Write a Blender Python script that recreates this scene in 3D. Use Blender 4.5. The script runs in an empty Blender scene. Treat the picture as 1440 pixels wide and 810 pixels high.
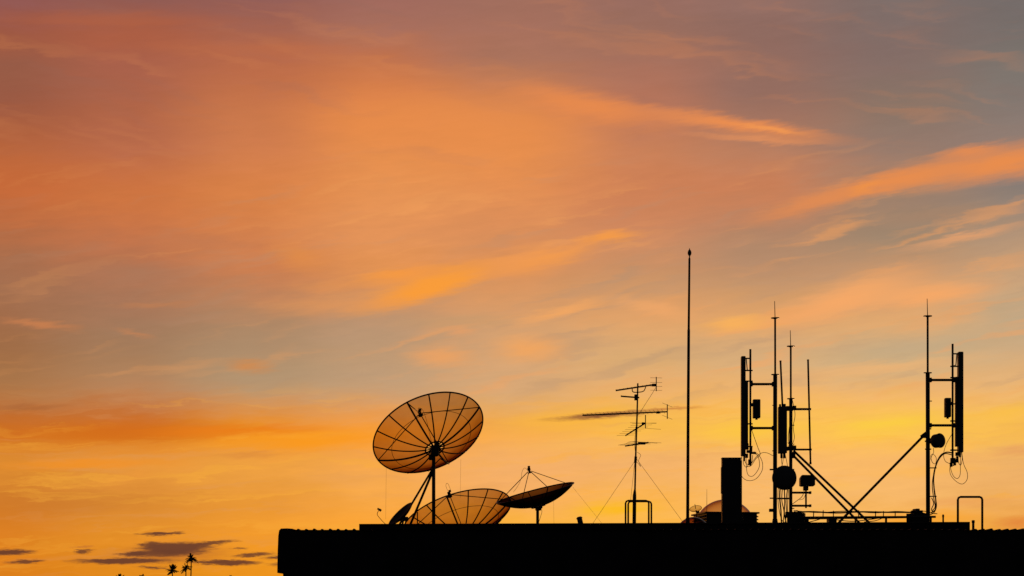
import bpy, math, random
from mathutils import Vector, Matrix
random.seed(7)
scene = bpy.context.scene
col = scene.collection
R = math.radians

# ------------------------------------------------------------------ camera
EYE = 9.0
FPX = 3240.0            # focal length expressed in pixels of a 1440 px wide frame
cam_d = bpy.data.cameras.new('camera')
cam_d.sensor_width = 36.0
cam_d.lens = 81.0
cam_d.shift_y = 495.0 / 1440.0      # level camera with a rising front: verticals stay parallel
cam_d.clip_start = 0.5
cam_d.clip_end = 20000
cam = bpy.data.objects.new('camera', cam_d)
col.objects.link(cam)
cam.location = (0, 0, EYE)
cam.rotation_euler = (R(90), 0, 0)
scene.camera = cam
scene.view_settings.view_transform = 'Standard'
scene.view_settings.look = 'None'
scene.view_settings.exposure = 0.0
scene.view_settings.gamma = 1.0
scene.view_settings.use_curve_mapping = False
scene.cycles.use_denoising = False      # plain sampling: a denoiser beads the thin poles
scene.cycles.use_adaptive_sampling = False

# ------------------------------------------------------------------ sun (already at the horizon)
SUN_AZ, SUN_EL = R(8.0), R(0.6)
sun_d = bpy.data.lights.new('sun', 'SUN')
sun_d.energy = 0.12
sun_d.angle = R(0.5)
sun_d.color = (1.0, 0.55, 0.25)
sun = bpy.data.objects.new('sun', sun_d)
col.objects.link(sun)
sdir = Vector((math.sin(SUN_AZ) * math.cos(SUN_EL), math.cos(SUN_AZ) * math.cos(SUN_EL), math.sin(SUN_EL)))
sun.rotation_euler = sdir.to_track_quat('Z', 'Y').to_euler()

# ------------------------------------------------------------------ sky
def lin(c):
    out = []
    for v in c:
        v = max(v, 0) / 255.0
        out.append(v / 12.92 if v <= 0.04045 else ((v + 0.055) / 1.055) ** 2.4)
    return out

def sky_dir(px, py):
    """compass bearing and elevation, in degrees, of a point of the sky"""
    u = (px - 720) / FPX
    v = (900 - py) / FPX
    az = math.atan(u)
    return math.degrees(az), math.degrees(math.atan(v * math.cos(az)))

DEG_PX = math.degrees(1 / FPX)

def build_world():
    w = bpy.data.worlds.new('World')
    scene.world = w
    w.use_nodes = True
    nt = w.node_tree
    nt.nodes.clear()
    N, L = nt.nodes, nt.links

    def setin(sock, v):
        if isinstance(v, bpy.types.NodeSocket):
            L.new(v, sock)
        else:
            sock.default_value = v

    def math_(op, a, b=0.0, c=0.0, clamp=False):
        n = N.new('ShaderNodeMath'); n.operation = op; n.use_clamp = clamp
        setin(n.inputs[0], a); setin(n.inputs[1], b)
        if op in ('MULTIPLY_ADD',): setin(n.inputs[2], c)
        return n.outputs[0]

    def vmath(op, a, b):
        n = N.new('ShaderNodeVectorMath'); n.operation = op
        setin(n.inputs[0], a); setin(n.inputs[1], b)
        return n.outputs['Value'] if op in ('DOT_PRODUCT', 'LENGTH') else n.outputs['Vector']

    def comb(x, y, z):
        n = N.new('ShaderNodeCombineXYZ')
        setin(n.inputs[0], x); setin(n.inputs[1], y); setin(n.inputs[2], z)
        return n.outputs[0]

    def maprange(v, a, b, c=0.0, d=1.0, mode='SMOOTHSTEP'):
        n = N.new('ShaderNodeMapRange'); n.interpolation_type = mode; n.clamp = True
        setin(n.inputs[0], v)
        for i, x in enumerate((a, b, c, d)):
            setin(n.inputs[1 + i], x)
        return n.outputs[0]

    def mix(f, a, b, mode='MIX'):
        n = N.new('ShaderNodeMix'); n.data_type = 'RGBA'; n.blend_type = mode; n.clamp_factor = True
        setin(n.inputs[0], f); setin(n.inputs[6], a); setin(n.inputs[7], b)
        return n.outputs[2]

    def noise(vec, scale, detail=2.0, rough=0.5):
        n = N.new('ShaderNodeTexNoise'); n.noise_dimensions = '3D'
        setin(n.inputs['Vector'], vec)
        n.inputs['Scale'].default_value = scale
        n.inputs['Detail'].default_value = detail
        n.inputs['Roughness'].default_value = rough
        return n

    tc = N.new('ShaderNodeTexCoord')
    sep = N.new('ShaderNodeSeparateXYZ'); L.new(tc.outputs['Generated'], sep.inputs[0])
    az = math_('MULTIPLY', math_('ARCTAN2', sep.outputs[0], sep.outputs[1]), 180 / math.pi)
    el = math_('MULTIPLY', math_('ARCSINE', sep.outputs[2]), 180 / math.pi)

    # slow and fine drifting of the cloud layer (long in bearing, short in elevation)
    n1 = noise(comb(math_('MULTIPLY', az, 0.22), math_('MULTIPLY', el, 0.75), 3.1), 1.0, 3.0, 0.5)
    n2 = noise(comb(math_('MULTIPLY', az, 0.9), math_('MULTIPLY', math_('MULTIPLY_ADD', az, -0.06, el), 4.2), 11.7), 1.0, 4.0, 0.6)
    n3 = noise(comb(math_('MULTIPLY', az, 1.15), math_('MULTIPLY', math_('MULTIPLY_ADD', az, -0.13, el), 7.5), 23.0), 1.0, 5.0, 0.62)
    # warped coordinates
    a1 = math_('MULTIPLY_ADD', math_('SUBTRACT', n1.outputs[0], 0.5), 1.6, az)
    e1 = math_('MULTIPLY_ADD', math_('SUBTRACT', n2.outputs[0], 0.5), 0.55, el)
    e1 = math_('MULTIPLY_ADD', math_('SUBTRACT', n1.outputs[0], 0.5), 0.2, e1)
    # wisps get a finer fraying
    sepc = N.new('ShaderNodeSeparateColor'); L.new(n3.outputs['Color'], sepc.inputs[0])
    a2 = math_('MULTIPLY_ADD', math_('SUBTRACT', sepc.outputs[0], 0.5), 0.9, az)
    e2 = math_('MULTIPLY_ADD', math_('SUBTRACT', sepc.outputs[1], 0.5), 0.34, el)
    P2 = comb(a2, e2, 0.0)
    n5 = noise(comb(math_('MULTIPLY', az, 3.2), math_('MULTIPLY', el, 22.0), 5.0), 1.0, 5.0, 0.7)
    sep5 = N.new('ShaderNodeSeparateColor'); L.new(n5.outputs['Color'], sep5.inputs[0])
    a3 = math_('MULTIPLY_ADD', math_('SUBTRACT', sep5.outputs[0], 0.5), 0.9, az)
    e3 = math_('MULTIPLY_ADD', math_('SUBTRACT', sep5.outputs[1], 0.5), 0.17, el)
    P3 = comb(a3, e3, 0.0)

    # ---- veil of high cloud: colour by bearing and elevation
    rows = [0, 45, 90, 150, 210, 270, 330, 390, 450, 500, 550, 600, 650, 700, 750, 810]
    cols = {
        0:    [(150,90,85),(162,90,68),(155,92,70),(163,92,66),(190,103,60),(203,108,58),(185,110,70),(168,112,80),(165,110,75),(165,112,72),(180,120,72),(207,112,36),(225,140,48),(212,125,42),(225,130,35),(225,130,28)],
        180:  [(150,92,82),(175,95,68),(173,98,75),(180,102,72),(190,108,74),(210,118,65),(200,118,75),(180,118,85),(168,122,92),(170,127,92),(192,134,90),(212,115,34),(237,152,58),(222,140,52),(232,145,42),(230,140,28)],
        360:  [(152,96,88),(172,102,80),(190,108,74),(205,120,75),(215,128,78),(222,132,72),(215,130,78),(205,130,85),(182,137,102),(178,144,110),(194,152,110),(240,147,42),(242,162,66),(238,156,58),(245,156,45),(240,150,30)],
        540:  [(165,108,95),(178,114,92),(203,120,78),(232,138,75),(236,145,78),(236,150,85),(232,150,90),(228,150,88),(196,151,114),(194,156,119),(206,161,118),(250,160,62),(250,170,80),(252,172,75),(255,165,50),(250,155,30)],
        720:  [(165,112,95),(172,115,95),(182,120,92),(222,136,80),(236,145,78),(232,146,85),(222,145,92),(222,150,95),(218,161,111),(219,167,118),(221,171,118),(248,175,80),(248,178,105),(250,178,97),(255,180,54),(250,160,30)],
        900:  [(155,110,98),(160,112,95),(172,115,95),(188,120,92),(205,130,90),(210,131,88),(210,140,98),(207,150,105),(228,166,108),(222,174,118),(240,180,108),(253,190,78),(246,181,107),(252,184,88),(255,185,70),(250,165,35)],
        1080: [(150,112,102),(145,108,98),(150,110,98),(158,114,98),(188,128,98),(205,130,90),(182,136,106),(195,148,110),(228,168,108),(218,175,125),(245,185,108),(255,195,85),(251,188,108),(250,188,108),(250,185,85),(250,170,40)],
        1260: [(128,112,108),(130,110,105),(135,112,105),(140,118,105),(152,124,110),(172,134,108),(162,136,112),(212,158,112),(228,172,115),(205,175,132),(242,185,112),(255,198,86),(252,189,103),(248,186,106),(252,180,60),(250,170,40)],
        1440: [(118,110,108),(120,112,108),(125,118,112),(135,122,115),(148,128,118),(140,128,120),(182,150,122),(205,165,125),(195,170,135),(215,175,128),(240,185,115),(250,190,82),(240,180,105),(240,175,95),(238,160,62),(240,155,40)],
    }
    veil = None
    prev = None
    for px in sorted(cols):
        azc, ehi = sky_dir(px, -20)
        _, elo = sky_dir(px, 830)
        cr = N.new('ShaderNodeValToRGB')
        cr.color_ramp.interpolation = 'CARDINAL'
        L.new(maprange(e1, elo, ehi, mode='LINEAR'), cr.inputs[0])
        stops = sorted(((sky_dir(px, py)[1] - elo) / (ehi - elo), c) for py, c in zip(rows, cols[px]))
        els = cr.color_ramp.elements
        els[0].position, els[1].position = stops[0][0], stops[-1][0]
        els[0].color = lin(stops[0][1]) + [1]; els[1].color = lin(stops[-1][1]) + [1]
        for p, c in stops[1:-1]:
            e_ = els.new(p); e_.color = lin(c) + [1]
        if veil is None:
            veil = cr.outputs[0]
        else:
            veil = mix(maprange(a1, prev, azc), veil, cr.outputs[0])
        prev = azc

    # ---- fibrous texture of the veil: long combed strands, falling to the right high up,
    #      rising to the right at middle height, level close to the horizon
    def strands(slope, fa, fe, seed, z):
        t = math_('MULTIPLY_ADD', a1, slope, e1)
        t = math_('MULTIPLY_ADD', math_('SUBTRACT', n1.outputs[0], 0.5), 0.9, t)
        return noise(comb(math_('MULTIPLY', az, fa), math_('MULTIPLY', t, fe), seed), 1.0, z, 0.66).outputs[0]
    def lay(c, fac, hi, klo, lo, khi, region):
        up_ = math_('MULTIPLY', maprange(fac, 0.52, 0.74), region)
        dn_ = math_('MULTIPLY', maprange(fac, 0.48, 0.26), region)
        c = mix(math_('MULTIPLY', up_, khi), c, lin(hi) + [1])
        return mix(math_('MULTIPLY', dn_, klo), c, lin(lo) + [1])
    e_hi = sky_dir(720, 250)[1]; e_mid = sky_dir(720, 420)[1]; e_low = sky_dir(720, 560)[1]
    r_up = maprange(el, e_hi - .8, e_hi + 1.2)
    r_low = maprange(el, e_low + .5, e_low - .6)
    r_mid = math_('SUBTRACT', math_('SUBTRACT', 1.0, r_up), r_low)
    east = maprange(az, -9.0, 3.0)
    veil = lay(veil, strands(0.16, 0.16, 1.5, 41.0, 2.5), (226, 140, 84), .15, (150, 108, 98), .22, r_up)
    veil = lay(veil, strands(-0.22, 0.20, 1.9, 57.0, 2.5), (250, 166, 94), .36, (176, 146, 120), .48, math_('MULTIPLY', r_mid, maprange(az, -13.0, 2.0, .35, 1.0)))
    veil = lay(veil, strands(-0.04, 0.15, 2.8, 73.0, 3.0), (255, 178, 60), .30, (226, 158, 96), .55, r_low)
    fib = math_('MULTIPLY_ADD', math_('SUBTRACT', n2.outputs[0], 0.5), 0.14, 1.0)
    fib = math_('MULTIPLY_ADD', math_('SUBTRACT', n3.outputs[0], 0.5), 0.08, fib)
    veil = mix(1.0, veil, comb(fib, fib, fib), 'MULTIPLY')

    # ---- single streaks and cloudlets
    def wisp(c, p0, p1, wu, wd, colour, k, inner=0.0, P=P2):
        x0, y0 = sky_dir(*p0); x1, y1 = sky_dir(*p1)
        cx, cy = (x0 + x1) / 2, (y0 + y1) / 2
        dx, dy = (x1 - x0) / 2, (y1 - y0) / 2
        l2 = dx * dx + dy * dy
        l = math.sqrt(l2)
        d = vmath('SUBTRACT', P, (cx, cy, 0))
        s = vmath('DOT_PRODUCT', d, (dx / l2, dy / l2, 0))
        t = vmath('DOT_PRODUCT', d, (-dy / l, dx / l, 0))
        tu = math_('MAXIMUM', math_('MULTIPLY', t, 1 / (wu * DEG_PX)), math_('MULTIPLY', t, -1 / (wd * DEG_PX)))
        r = vmath('LENGTH', comb(s, tu, 0.0), (0, 0, 0))
        f = maprange(r, 1.0, inner, 0.0, k)
        return mix(f, c, lin(colour) + [1])

    D = (104, 60, 44)
    S = [
        # broad glow, left and middle of the upper sky
        ((420,150),(900,190), 40, 45, (240,146,76), .45, 0, P2),
        ((660,112),(1000,180), 20, 26, (243,144,76), .75, 0, P2),
        ((830,142),(1240,203), 12, 14, (243,146,80), .85, 0, P2),
        ((930,186),(1200,203), 5, 6, (238,150,92), .6, 0, P2),
        ((1020,172),(1150,192), 4, 4, (250,158,84), .7, 0, P2),
        ((380,30),(-80,25), 8, 14, (182,98,66), .6, 0, P2),
        ((120,60),(640,72), 10, 16, (200,112,70), .35, 0, P2),
        # right hand streak
        ((1190,266),(1640,186), 25, 26, (238,144,78), .92, 0.05, P2),
        ((1290,225),(1440,200), 8, 10, (240,144,78), .7, 0, P2),
        ((1010,325),(1290,240), 16, 14, (230,142,84), .8, 0, P2),
        ((1120,284),(1400,222), 17, 17, (238,144,78), .85, 0.1, P2),
        ((1180,275),(1250,250), 8, 9, (246,150,70), .6, 0, P2),
        ((1130,300),(1480,262), 14, 14, (142,124,112), .4, 0, P2),
        ((1190,320),(1440,283), 10, 12, (170,134,108), .5, 0, P2),
        ((1230,358),(1480,304), 5, 10, (232,164,112), .75, 0, P2),
        ((1040,470),(1340,372), 26, 24, (250,172,106), .9, 0, P2),
        ((1180,432),(1440,398), 20, 16, (250,172,106), .9, 0, P2),
        ((960,462),(1110,448), 12, 13, (255,182,92), .75, 0, P2),
        ((1160,500),(1460,470), 12, 14, (196,172,136), .55, 0, P2),
        ((1050,535),(1450,495), 10, 10, (250,186,118), .5, 0, P2),
        # central streak
        ((460,450),(750,358), 24, 18, (255,160,58), .95, 0.1, P2),
        ((320,432),(620,424), 15, 17, (238,156,88), .5, 0, P2),
        ((380,405),(560,400), 9, 10, (236,150,80), .4, 0, P2),
        ((470,398),(650,372), 10, 14, (255,158,62), .7, 0, P2),
        ((640,385),(830,345), 18, 20, (250,160,82), .65, 0, P2),
        ((680,392),(880,326), 12, 20, (252,160,76), .6, 0, P2),
        ((790,340),(920,326), 10, 10, (253,160,70), .8, 0, P2),
        ((360,345),(480,372), 16, 24, (232,144,72), .6, 0, P2),
        ((700,462),(880,412), 9, 10, (250,172,100), .7, 0, P2),
        ((840,414),(1000,450), 10, 14, (246,172,108), .6, 0, P2),
        ((520,455),(760,448), 10, 12, (200,156,112), .5, 0, P2),
        ((670,490),(820,492), 22, 20, (250,170,94), .7, 0, P2),
        ((550,498),(690,505), 16, 16, (244,166,98), .7, 0, P2),
        ((610,468),(680,462), 8, 8, (236,162,104), .6, 0, P2),
        ((300,512),(400,518), 10, 10, (212,140,80), .75, 0, P2),
        ((-20,448),(130,464), 6, 7, (208,130,80), .75, 0, P2),
        ((150,458),(230,480), 4, 5, (200,132,86), .6, 0, P2),
        ((130,430),(310,424), 4, 6, (196,128,84), .6, 0, P2),
        ((60,378),(330,388), 16, 18, (176,122,92), .5, 0, P2),
        ((160,330),(400,350), 12, 12, (196,122,82), .5, 0, P2),
        # low bands on the left
        ((-40,576),(120,570), 6, 6, (172,102,56), .6, 0, P2),
        ((-80,612),(420,604), 20, 16, (216,108,22), .65, 0, P2),
        ((150,610),(520,602), 9, 9, (240,126,20), .7, 0, P2),
        ((230,628),(640,610), 14, 14, (255,156,28), .8, 0, P2),
        ((-60,656),(300,648), 8, 8, (248,148,36), .7, 0, P2),
        ((260,640),(440,638), 4, 5, (222,140,62), .55, 0, P2),
        ((-60,715),(260,700), 22, 20, (205,122,48), .4, 0, P2),
        ((300,740),(640,726), 10, 12, (255,168,56), .5, 0, P2),
        # yellow patches low in the middle and on the right
        ((660,600),(960,572), 16, 18, (255,186,62), .75, 0, P2),
        ((680,630),(960,618), 12, 14, (252,186,96), .5, 0, P2),
        ((940,612),(1180,598), 18, 18, (255,202,66), .75, 0, P2),
        ((1120,618),(1400,576), 20, 18, (255,206,70), .62, 0, P2),
        ((1150,600),(1330,592), 7, 7, (255,214,62), .45, 0, P2),
        ((1180,668),(1440,655), 7, 8, (255,186,84), .5, 0, P2),
        ((1060,690),(1260,682), 8, 8, (255,196,92), .4, 0, P2),
        ((1240,712),(1470,700), 8, 8, (234,160,92), .5, 0, P2),
        ((1340,590),(1500,570), 12, 14, (255,196,72), .7, 0, P2),
        ((1100,650),(1440,640), 14, 14, (250,186,108), .6, 0, P2),
        ((1380,640),(1480,628), 8, 8, (232,160,98), .6, 0, P2),
        ((770,720),(960,712), 13, 12, (255,190,34), .85, 0, P2),
        ((560,712),(760,722), 10, 12, (255,176,52), .5, 0, P2),
        ((1180,734),(1420,724), 12, 12, (253,164,40), .75, 0, P2),
        ((1385,738),(1480,730), 9, 10, (228,136,62), .8, 0, P2),
        ((740,592),(960,574), 4, 6, (150,92,58), .75, 0.2, P3),
        ((800,588),(900,580), 3, 3, (110,62,42), .6, 0, P3),
        ((880,578),(1010,571), 2.6, 3, (190,112,58), .6, 0, P3),
        # small dark cloudlets low on the left
        ((60,785),(400,781), 16, 12, (196,112,44), .4, 0, P3),
        ((150,777),(345,773), 14, 12, (176,98,48), .5, 0, P3),
        ((186,752),(270,749), 2.6, 2.6, D, .85, 0.35, P3),
        ((180,772),(312,768), 8, 11, D, .85, 0.45, P3),
        ((168,780),(300,776), 6, 6, D, .7, 0.3, P3),
        ((192,766),(232,764), 3.5, 6, D, .8, 0.3, P3),
        ((252,768),(342,759), 3.2, 4, D, .8, 0.3, P3),
        ((158,780),(222,778), 3.4, 3.4, D, .85, 0.4, P3),
        ((96,777),(134,773), 3.4, 4.2, D, .8, 0.3, P3),
        ((-30,777),(56,776), 4.6, 5, D, .85, 0.45, P3),
        ((2,791),(72,788), 3, 3.4, D, .8, 0.3, P3),
        ((78,789),(272,788), 4, 4.6, D, .85, 0.4, P3),
        ((250,790),(384,792), 4, 4, D, .85, 0.4, P3),
        ((316,783),(396,777), 3, 3.4, D, .8, 0.3, P3),
        ((360,785),(420,782), 3, 3, D, .8, 0.3, P3),
        ((370,794),(420,793), 3, 3, D, .6, 0.2, P3),
        ((186,797),(246,799), 2, 2.4, D, .75, 0.3, P3),
        ((318,772),(352,770), 1.8, 1.8, D, .6, 0.2, P3),
        ((92,770),(138,768), 1.6, 1.6, (190,110,50), .5, 0.2, P3),
    ]
    c = veil
    for (p0, p1, wu, wd, cl, k, inner, P) in S:
        if P is P3: wu, wd, k = wu * 1.25, wd * 1.25, min(1.0, k * 1.15)
        else: wu, wd, k = wu * 1.35, wd * 1.35, min(1.0, k * 1.1)
        c = wisp(c, p0, p1, wu, wd, cl, k, inner, P)

    # ---- the rest of the dusk sky: dim and blue overhead and behind the camera
    back = maprange(math_('ABSOLUTE', az), 22.0, 75.0)
    up = maprange(el, 17.0, 48.0)
    dim = math_('MAXIMUM', back, up)
    c = mix(dim, c, (0.012, 0.014, 0.020, 1))
    low = maprange(el, 0.0, -3.0)
    c = mix(low, c, (0.01, 0.008, 0.006, 1))

    bg1 = N.new('ShaderNodeBackground'); L.new(c, bg1.inputs[0]); bg1.inputs[1].default_value = 1.0
    sk = N.new('ShaderNodeTexSky'); sk.sky_type = 'NISHITA'; sk.sun_disc = False
    sk.sun_elevation = SUN_EL; sk.sun_rotation = SUN_AZ
    sk.altitude = 0; sk.air_density = 1.0; sk.dust_density = 1.0; sk.ozone_density = 1.0
    bg2 = N.new('ShaderNodeBackground'); L.new(sk.outputs[0], bg2.inputs[0]); bg2.inputs[1].default_value = 0.05
    mx = N.new('ShaderNodeMixShader')
    mx.inputs[0].default_value = 0.93          # the cloud veil hides nearly all of the clear sky
    L.new(bg2.outputs[0], mx.inputs[1]); L.new(bg1.outputs[0], mx.inputs[2])
    out = N.new('ShaderNodeOutputWorld'); L.new(mx.outputs[0], out.inputs[0])
    w.cycles.sampling_method = 'MANUAL'
    w.cycles.sample_map_resolution = 512
build_world()

# ------------------------------------------------------------------ materials
def principled(name, base, rough=0.6, metal=0.0, var=0.25, scale=6.0, bump=0.0, spec=0.3):
    m = bpy.data.materials.new(name); m.use_nodes = True
    nt = m.node_tree; b = nt.nodes['Principled BSDF']
    b.inputs['Roughness'].default_value = rough
    b.inputs['Metallic'].default_value = metal
    b.inputs['Specular IOR Level'].default_value = spec
    tc = nt.nodes.new('ShaderNodeTexCoord')
    n = nt.nodes.new('ShaderNodeTexNoise'); n.inputs['Scale'].default_value = scale; n.inputs['Detail'].default_value = 5
    nt.links.new(tc.outputs['Object'], n.inputs['Vector'])
    cr = nt.nodes.new('ShaderNodeValToRGB')
    cr.color_ramp.elements[0].position = .3; cr.color_ramp.elements[1].position = .7
    cr.color_ramp.elements[0].color = [c * (1 - var) for c in base] + [1]
    cr.color_ramp.elements[1].color = [min(1, c * (1 + var)) for c in base] + [1]
    nt.links.new(n.outputs[0], cr.inputs[0]); nt.links.new(cr.outputs[0], b.inputs['Base Color'])
    if bump:
        bp = nt.nodes.new('ShaderNodeBump'); bp.inputs['Strength'].default_value = bump
        nt.links.new(n.outputs[0], bp.inputs['Height']); nt.links.new(bp.outputs[0], b.inputs['Normal'])
    return m

def see_through(name, tint, solid, rough, thick=1.0, gloss=0.0):
    """thin sheet one looks through: the longer way through it at a slant lets less light pass"""
    m = bpy.data.materials.new(name); m.use_nodes = True
    nt = m.node_tree; N, L = nt.nodes, nt.links
    N.clear()
    lw = N.new('ShaderNodeLayerWeight'); lw.inputs[0].default_value = 0.5
    cosn = N.new('ShaderNodeMath'); cosn.operation = 'SUBTRACT'; cosn.inputs[0].default_value = 1.0
    L.new(lw.outputs['Facing'], cosn.inputs[1])
    mxn = N.new('ShaderNodeMath'); mxn.operation = 'MAXIMUM'; mxn.inputs[1].default_value = 0.07
    L.new(cosn.outputs[0], mxn.inputs[0])
    inv = N.new('ShaderNodeMath'); inv.operation = 'DIVIDE'; inv.inputs[0].default_value = thick
    L.new(mxn.outputs[0], inv.inputs[1])
    tc = N.new('ShaderNodeTexCoord')
    nz = N.new('ShaderNodeTexNoise'); nz.inputs['Scale'].default_value = 3.5; nz.inputs['Detail'].default_value = 3
    L.new(tc.outputs['Object'], nz.inputs['Vector'])
    cr = N.new('ShaderNodeValToRGB')
    cr.color_ramp.elements[0].position = .3; cr.color_ramp.elements[1].position = .7
    cr.color_ramp.elements[0].color = [t * 0.93 for t in tint] + [1]; cr.color_ramp.elements[1].color = list(tint) + [1]
    L.new(nz.outputs[0], cr.inputs[0])
    g = N.new('ShaderNodeGamma'); L.new(cr.outputs[0], g.inputs[0]); L.new(inv.outputs[0], g.inputs[1])
    tr = N.new('ShaderNodeBsdfTransparent'); L.new(g.outputs[0], tr.inputs[0])
    df = N.new('ShaderNodeBsdfDiffuse'); df.inputs[0].default_value = list(solid) + [1]
    ad = N.new('ShaderNodeMixShader'); ad.inputs[0].default_value = 0.08
    L.new(tr.outputs[0], ad.inputs[1]); L.new(df.outputs[0], ad.inputs[2])
    out = N.new('ShaderNodeOutputMaterial')
    if gloss:
        gl = N.new('ShaderNodeBsdfGlossy'); gl.inputs['Roughness'].default_value = rough
        fr = N.new('ShaderNodeMath'); fr.operation = 'POWER'; fr.inputs[1].default_value = 5.0
        L.new(lw.outputs['Facing'], fr.inputs[0])
        ms = N.new('ShaderNodeMixShader'); L.new(fr.outputs[0], ms.inputs[0])
        L.new(ad.outputs[0], ms.inputs[1]); L.new(gl.outputs[0], ms.inputs[2])
        L.new(ms.outputs[0], out.inputs[0])
    else:
        L.new(ad.outputs[0], out.inputs[0])
    return m

STEEL = principled('painted steel', (0.045, 0.036, 0.03), 0.36, 0.0, .3, 9, 0, .5)
GALV = principled('weathered galvanised steel', (0.09, 0.08, 0.075), 0.6, 0.0, .25, 12)
RADOME = principled('weathered grey plastic', (0.10, 0.092, 0.085), 0.4, 0.0, .15, 4, 0, .5)
CABLE = principled('black cable rubber', (0.02, 0.018, 0.016), 0.6, 0.0, .2, 20)
ALU = principled('dull aluminium rod', (0.09, 0.08, 0.07), 0.55, 0.0, .2, 14)
CONC = principled('dark stained render', (0.05, 0.045, 0.042), 0.9, 0.0, .3, 1.2, .2, .1)
SHEET = principled('dark corrugated sheet', (0.045, 0.036, 0.034), 0.7, 0.0, .3, 1.5, .0, .1)
CABINET = principled('dark grey painted cabinet', (0.06, 0.055, 0.05), 0.5, 0.0, .15, 3)
MESH = see_through('perforated dish mesh', (0.67, 0.51, 0.31), (0.03, 0.022, 0.018), .5, 0.98)
DISHSOLID = principled('dark painted dish', (0.03, 0.026, 0.024), 0.6, 0.0, .2, 5)
ACRYL = see_through('bronze acrylic', (0.80, 0.66, 0.57), (0.10, 0.06, 0.045), .12, 0.75, 1.0)
SMOKED = see_through('smoked acrylic', (0.66, 0.46, 0.36), (0.10, 0.06, 0.045), .12, 1.15, 1.0)
MESH_FINE = see_through('fine dark dish mesh', (0.28, 0.19, 0.11), (0.03, 0.022, 0.018), .5, 0.95)
PALE = see_through('pale fibreglass mesh', (0.72, 0.64, 0.5), (0.30, 0.24, 0.18), .5, 0.7)
GROUND = principled('dry dark ground', (0.045, 0.05, 0.03), 0.95, 0.0, .4, .05, 0, .1)
BARK = principled('palm bark', (0.07, 0.055, 0.045), 0.9, 0.0, .3, 3, 0, .1)
LEAF = principled('palm leaf', (0.04, 0.055, 0.025), 0.7, 0.0, .4, 2, 0, .2)

# ------------------------------------------------------------------ mesh helpers
def at(px, py, d):
    """the point d metres in front of the viewpoint seen in that direction"""
    return Vector(((px - 720) / FPX * d, d, EYE + (900 - py) / FPX * d))

def pw(w, d):
    return w * d / FPX

def basis(a):
    a = a.normalized()
    h = Vector((0, 0, 1)) if abs(a.z) < .95 else Vector((1, 0, 0))
    u = a.cross(h).normalized()
    return u, u.cross(a).normalized()

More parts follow.
